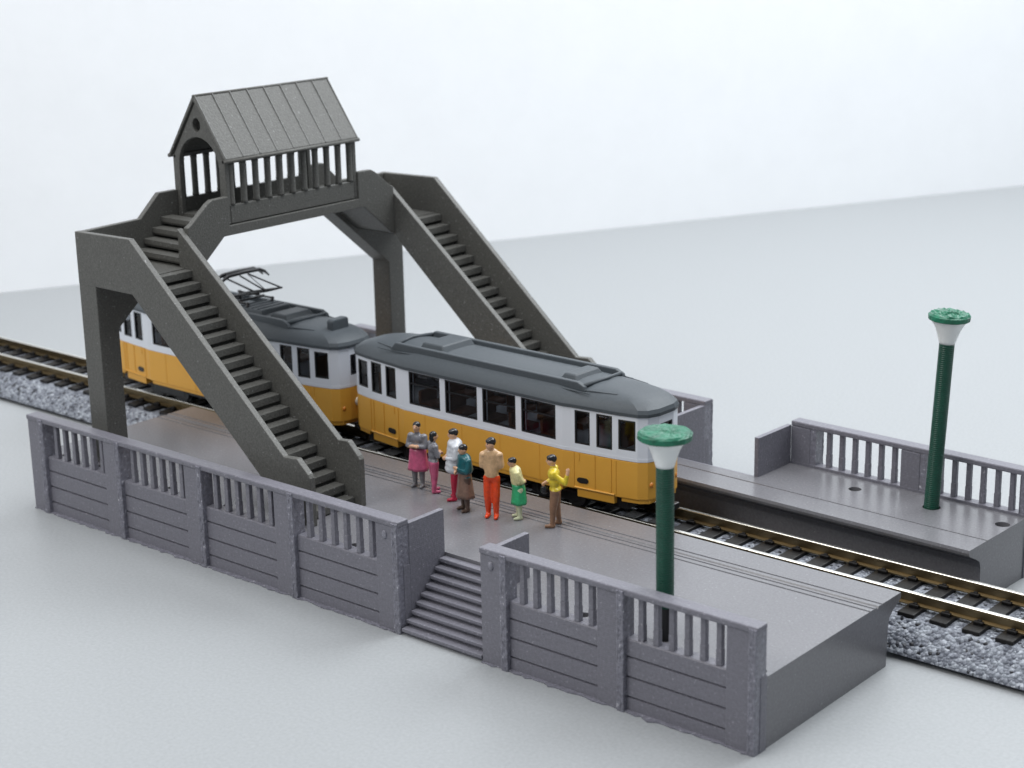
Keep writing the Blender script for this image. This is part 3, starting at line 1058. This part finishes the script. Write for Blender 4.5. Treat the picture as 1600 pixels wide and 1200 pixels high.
def person(label, loc, face_deg, H, top, bottom, shoes, skirt=None, coat=None, arms=('down', 'down'), stride=0.0, hair='cap', lean=0.0, head_turn=0.0, bag=False, wide=1.0):
    """face_deg: the way the figure looks, in degrees from +x; built facing +x in a 1-high frame, then scaled"""
    p = empty('person', label, 'person', loc, R(face_deg), 'painted passengers on the platform')
    k = H

    def V(x, y, z):
        return ((x + lean * max(0, z - 0.5)) * k, y * k, z * k)
    b = MB()
    hip, sh = 0.075 * wide, 0.125 * wide
    for s in (-1, 1):
        fx = s * stride
        b.capsule(V(0, s * hip, .50), V(fx * .5 + .01, s * hip * .95, .27), .070 * k * wide, .052 * k)
        b.capsule(V(fx * .5 + .01, s * hip * .95, .27), V(fx, s * hip * .95, .055), .050 * k, .034 * k)
        b.capsule(V(fx - .01, s * hip * .95, .028), V(fx + .085, s * hip * 1.1, .022), .034 * k, .026 * k)
    b.ell(V(0, 0, .52), (.085 * k * wide, .115 * k * wide, .075 * k))
    b.ell(V(0, 0, .63), (.078 * k * wide, .105 * k * wide, .11 * k))
    b.ell(V(.005, 0, .74), (.085 * k * wide, .128 * k * wide, .095 * k))
    for s in (-1, 1):
        b.ell(V(0, s * sh, .785), (.055 * k, .055 * k, .045 * k))
    b.capsule(V(.005, 0, .80), V(.012, 0, .88), .042 * k, .038 * k)
    # head with nose, chin and ears
    hd = Vector(V(.022, 0, .93))
    ct, st = math.cos(R(head_turn)), math.sin(R(head_turn))

    def Hh(x, y, z):
        return (hd.x + (x * ct - y * st) * k, hd.y + (x * st + y * ct) * k, hd.z + z * k)
    b.ell(Hh(0, 0, 0), (.064 * k, .054 * k, .072 * k))
    b.ell(Hh(.022, 0, -.038), (.040 * k, .036 * k, .034 * k))
    b.ell(Hh(.066, 0, -.012), (.014 * k, .010 * k, .016 * k))
    for s in (-1, 1):
        b.ell(Hh(-.004, s * .055, -.010), (.014 * k, .008 * k, .018 * k))
    hands = []
    for s, mode in zip((-1, 1), arms):
        S_ = (0.0, s * (sh + .012), .775)
        if mode == 'down':
            E_, Hn = (-.015, s * (sh + .055), .62), (.035, s * (sh + .045), .485)
        elif mode == 'fold':
            E_, Hn = (.03, s * (sh + .045), .635), (.115, -s * .01, .655)
        elif mode == 'front':
            E_, Hn = (.01, s * (sh + .05), .63), (.13, s * .03, .60)
        elif mode == 'back':
            E_, Hn = (-.06, s * (sh + .025), .64), (-.10, s * .03, .61)
        elif mode == 'up':
            E_, Hn = (-.15, s * (sh + .03), .655), (-.19, s * (sh + .02), .79)
        else:
            E_, Hn = (-.06, s * (sh + .07), .65), (.02, s * (sh + .0), .56)
        b.capsule(V(*S_), V(*E_), .044 * k, .036 * k)
        b.capsule(V(*E_), V(*Hn), .036 * k, .027 * k)
        d = (Vector(Hn) - Vector(E_)).normalized()
        pl = Vector(Hn) + d * .022
        b.ell(V(*pl), (.026 * k, .022 * k, .028 * k))
        side = d.cross(Vector((0, 1, 0)))
        side = side.normalized() if side.length > .1 else Vector((0, 0, 1))
        for q in range(4):
            o_ = side * (q - 1.5) * .013
            b.capsule(V(*(pl + o_ + d * .015)), V(*(pl + o_ + d * (.045 + (.008 if q in (1, 2) else 0)))), .0085 * k, .0065 * k, 8)
        b.capsule(V(*(pl - side * .02)), V(*(pl - side * .034 + d * .028)), .009 * k, .007 * k, 8)
        hands.append(Vector(V(*pl)))
    body = fuse(b, 'body', SKIN, p, voxel=0.0125 * k, it=2)
    eyes = [Vector(Hh(.056, s * .024, .010)) for s in (-1, 1)]
    mouth = Vector(Hh(.060, 0, -.040))

    def zone(c):
        z = c.z / k
        if any((c - e).length < .011 * k for e in eyes):
            return 3
        if any((c - h).length < .05 * k for h in hands):
            return 0
        if z > .855:
            return 0
        if z > .50 + (0.03 if abs(c.y) < .155 * k * wide else -.05):
            return 1
        if z > .055:
            return 2
        return 4
    assign(body, [SKIN, top, bottom, HAIR, shoes], zone)
    # hair: a cap grown off the skull
    h = MB()
    h.ell(Hh(-.010, 0, .022), (.066 * k, .060 * k, .060 * k), 16)
    if hair == 'long':
        h.ell(Hh(-.035, 0, -.03), (.042 * k, .056 * k, .07 * k), 14)
    if hair == 'fringe':
        h.ell(Hh(.020, .012, .040), (.050 * k, .050 * k, .032 * k), 14)
    for v in h.bm.verts:       # leave the face free
        pass
    fuse(h, 'hair', HAIR, p, voxel=0.013 * k, it=2)
    if coat:
        c_ = MB()
        mat, zlow, flare = coat
        for q in range(6):
            t_ = q / 5
            z = lerp(.79, zlow + .05, t_)
            c_.ell(V(0, 0, z), (lerp(.095, .105 + flare, t_) * k * wide, lerp(.140, .132 + flare, t_) * k * wide, .085 * k), 16)
        for s in (-1, 1):
            c_.capsule(V(0, s * (sh + .004), .78), V(-.010, s * (sh + .022), .65), .052 * k, .044 * k)
        c_.ell(V(.0, 0, .825), (.062 * k, .075 * k, .035 * k), 14)
        fuse(c_, 'coat', mat, p, voxel=0.016 * k, it=4)
    if skirt:
        s_ = MB()
        mat, ztop, zlow, r0, r1 = skirt
        pf = []
        n = 28
        for q in range(9):
            t_ = q / 8
            z = lerp(zlow, ztop, t_)
            pf.append((lerp(r1, r0, t_ ** .8), z))
        rings = []
        for r_, z in pf:
            t_ = (z - zlow) / (ztop - zlow)
            ring_ = []
            for i in range(n):
                a = 2 * math.pi * i / n
                w_ = 1 + .06 * (1 - t_) * math.sin(a * 6 + .7)
                ring_.append(s_.bm.verts.new(V(r_ * .82 * w_ * math.cos(a), r_ * 1.08 * w_ * math.sin(a), z)))
            rings.append(ring_)
        for A_, B_ in zip(rings, rings[1:]):
            for i in range(n):
                j = (i + 1) % n
                s_.bm.faces.new((A_[i], A_[j], B_[j], B_[i]))
        s_.bm.faces.new(rings[0][::-1])
        s_.bm.faces.new(rings[-1])
        s_.build('skirt', mat, p, smooth=True)
    if bag:
        bgm = MB()
        h0 = hands[0]
        bgm.ell((h0.x, h0.y, h0.z - .09 * k), (.055 * k, .03 * k, .06 * k), 14)
        bgm.tube([(h0.x - .035 * k, h0.y, h0.z - .05 * k), (h0.x, h0.y, h0.z + .005 * k), (h0.x + .035 * k, h0.y, h0.z - .05 * k)], .008 * k, 6)
        bo_ = bgm.build('handbag', HAIR, None, smooth=True)
        bpy.context.view_layer.update()
        mw = Matrix.Translation(Vector(loc)) @ Matrix.Rotation(R(face_deg), 4, 'Z')
        bo_.data.transform(mw)
        bo_.parent = None
        tag(bo_, 'small black bag held by the passenger in the yellow top', 'bag')
    return p


P_ = paint
grey = P_('painted_grey', (0.17, 0.17, 0.19))
pink = P_('painted_pink', (0.52, 0.10, 0.20))
greyleg = P_('bare_grey_legs', (0.20, 0.20, 0.21))
white_ = P_('painted_white', (0.58, 0.60, 0.64))
redp = P_('painted_crimson', (0.42, 0.012, 0.045))
teal = P_('painted_teal', (0.006, 0.085, 0.10))
brown = P_('painted_brown', (0.19, 0.115, 0.085))
dbrown = P_('painted_dark_brown', (0.09, 0.055, 0.04))
beige = P_('painted_beige', (0.62, 0.40, 0.22))
orange = P_('painted_orange_red', (0.72, 0.060, 0.008))
cream = P_('painted_cream', (0.66, 0.62, 0.32))
greenp = P_('painted_green', (0.03, 0.36, 0.15))
creamleg = P_('painted_pale_legs', (0.60, 0.63, 0.42))
yellowp = P_('painted_lemon', (0.66, 0.50, 0.03))
bronze = P_('painted_bronze', (0.24, 0.13, 0.075))

# directions: towards the camera is about -49 degrees, image left about 220, image right about 40
person('passenger in grey top and long pink skirt, at the left end of the group', (2.38, 3.34, HD), 285, 1.28, grey, greyleg, greyleg,
       skirt=(pink, .60, .27, .118, .155), arms=('fold', 'fold'), hair='cap', wide=.86)
person('passenger in grey top and pink trousers with head turned away', (2.82, 3.28, HD), 60, 1.18, grey, pink, pink,
       arms=('fold', 'fold'), hair='long', stride=.02)
person('stout passenger in white coat and red trousers standing behind the teal jacket', (3.42, 3.24, HD), 225, 1.36, white_, redp, redp,
       coat=(white_, .40, .03), arms=('front', 'front'), hair='fringe', wide=1.12, stride=.03)
person('passenger in teal jacket and long brown skirt', (3.97, 2.88, HD), 245, 1.26, teal, dbrown, dbrown,
       coat=(teal, .58, .02), skirt=(brown, .62, .22, .105, .165), arms=('front', 'fold'), hair='fringe')
person('tallest passenger, in beige jacket and bright orange trousers', (4.58, 2.92, HD), 300, 1.50, beige, orange, orange,
       coat=(beige, .50, -.01), arms=('back', 'back'), hair='fringe', stride=.02, head_turn=-50, wide=.72)
person('passenger leaning forward in cream top and green skirt', (5.01, 3.16, HD), 230, 1.15, cream, creamleg, creamleg,
       coat=(cream, .56, .0), skirt=(greenp, .58, .26, .12, .155), arms=('back', 'back'), hair='fringe', lean=.18)
person('passenger in yellow top and brown trousers raising one arm, at the right end', (5.78, 3.25, HD), 215, 1.32, yellowp, bronze, bronze,
       arms=('front', 'up'), hair='fringe', stride=.04, lean=.06, bag=True)
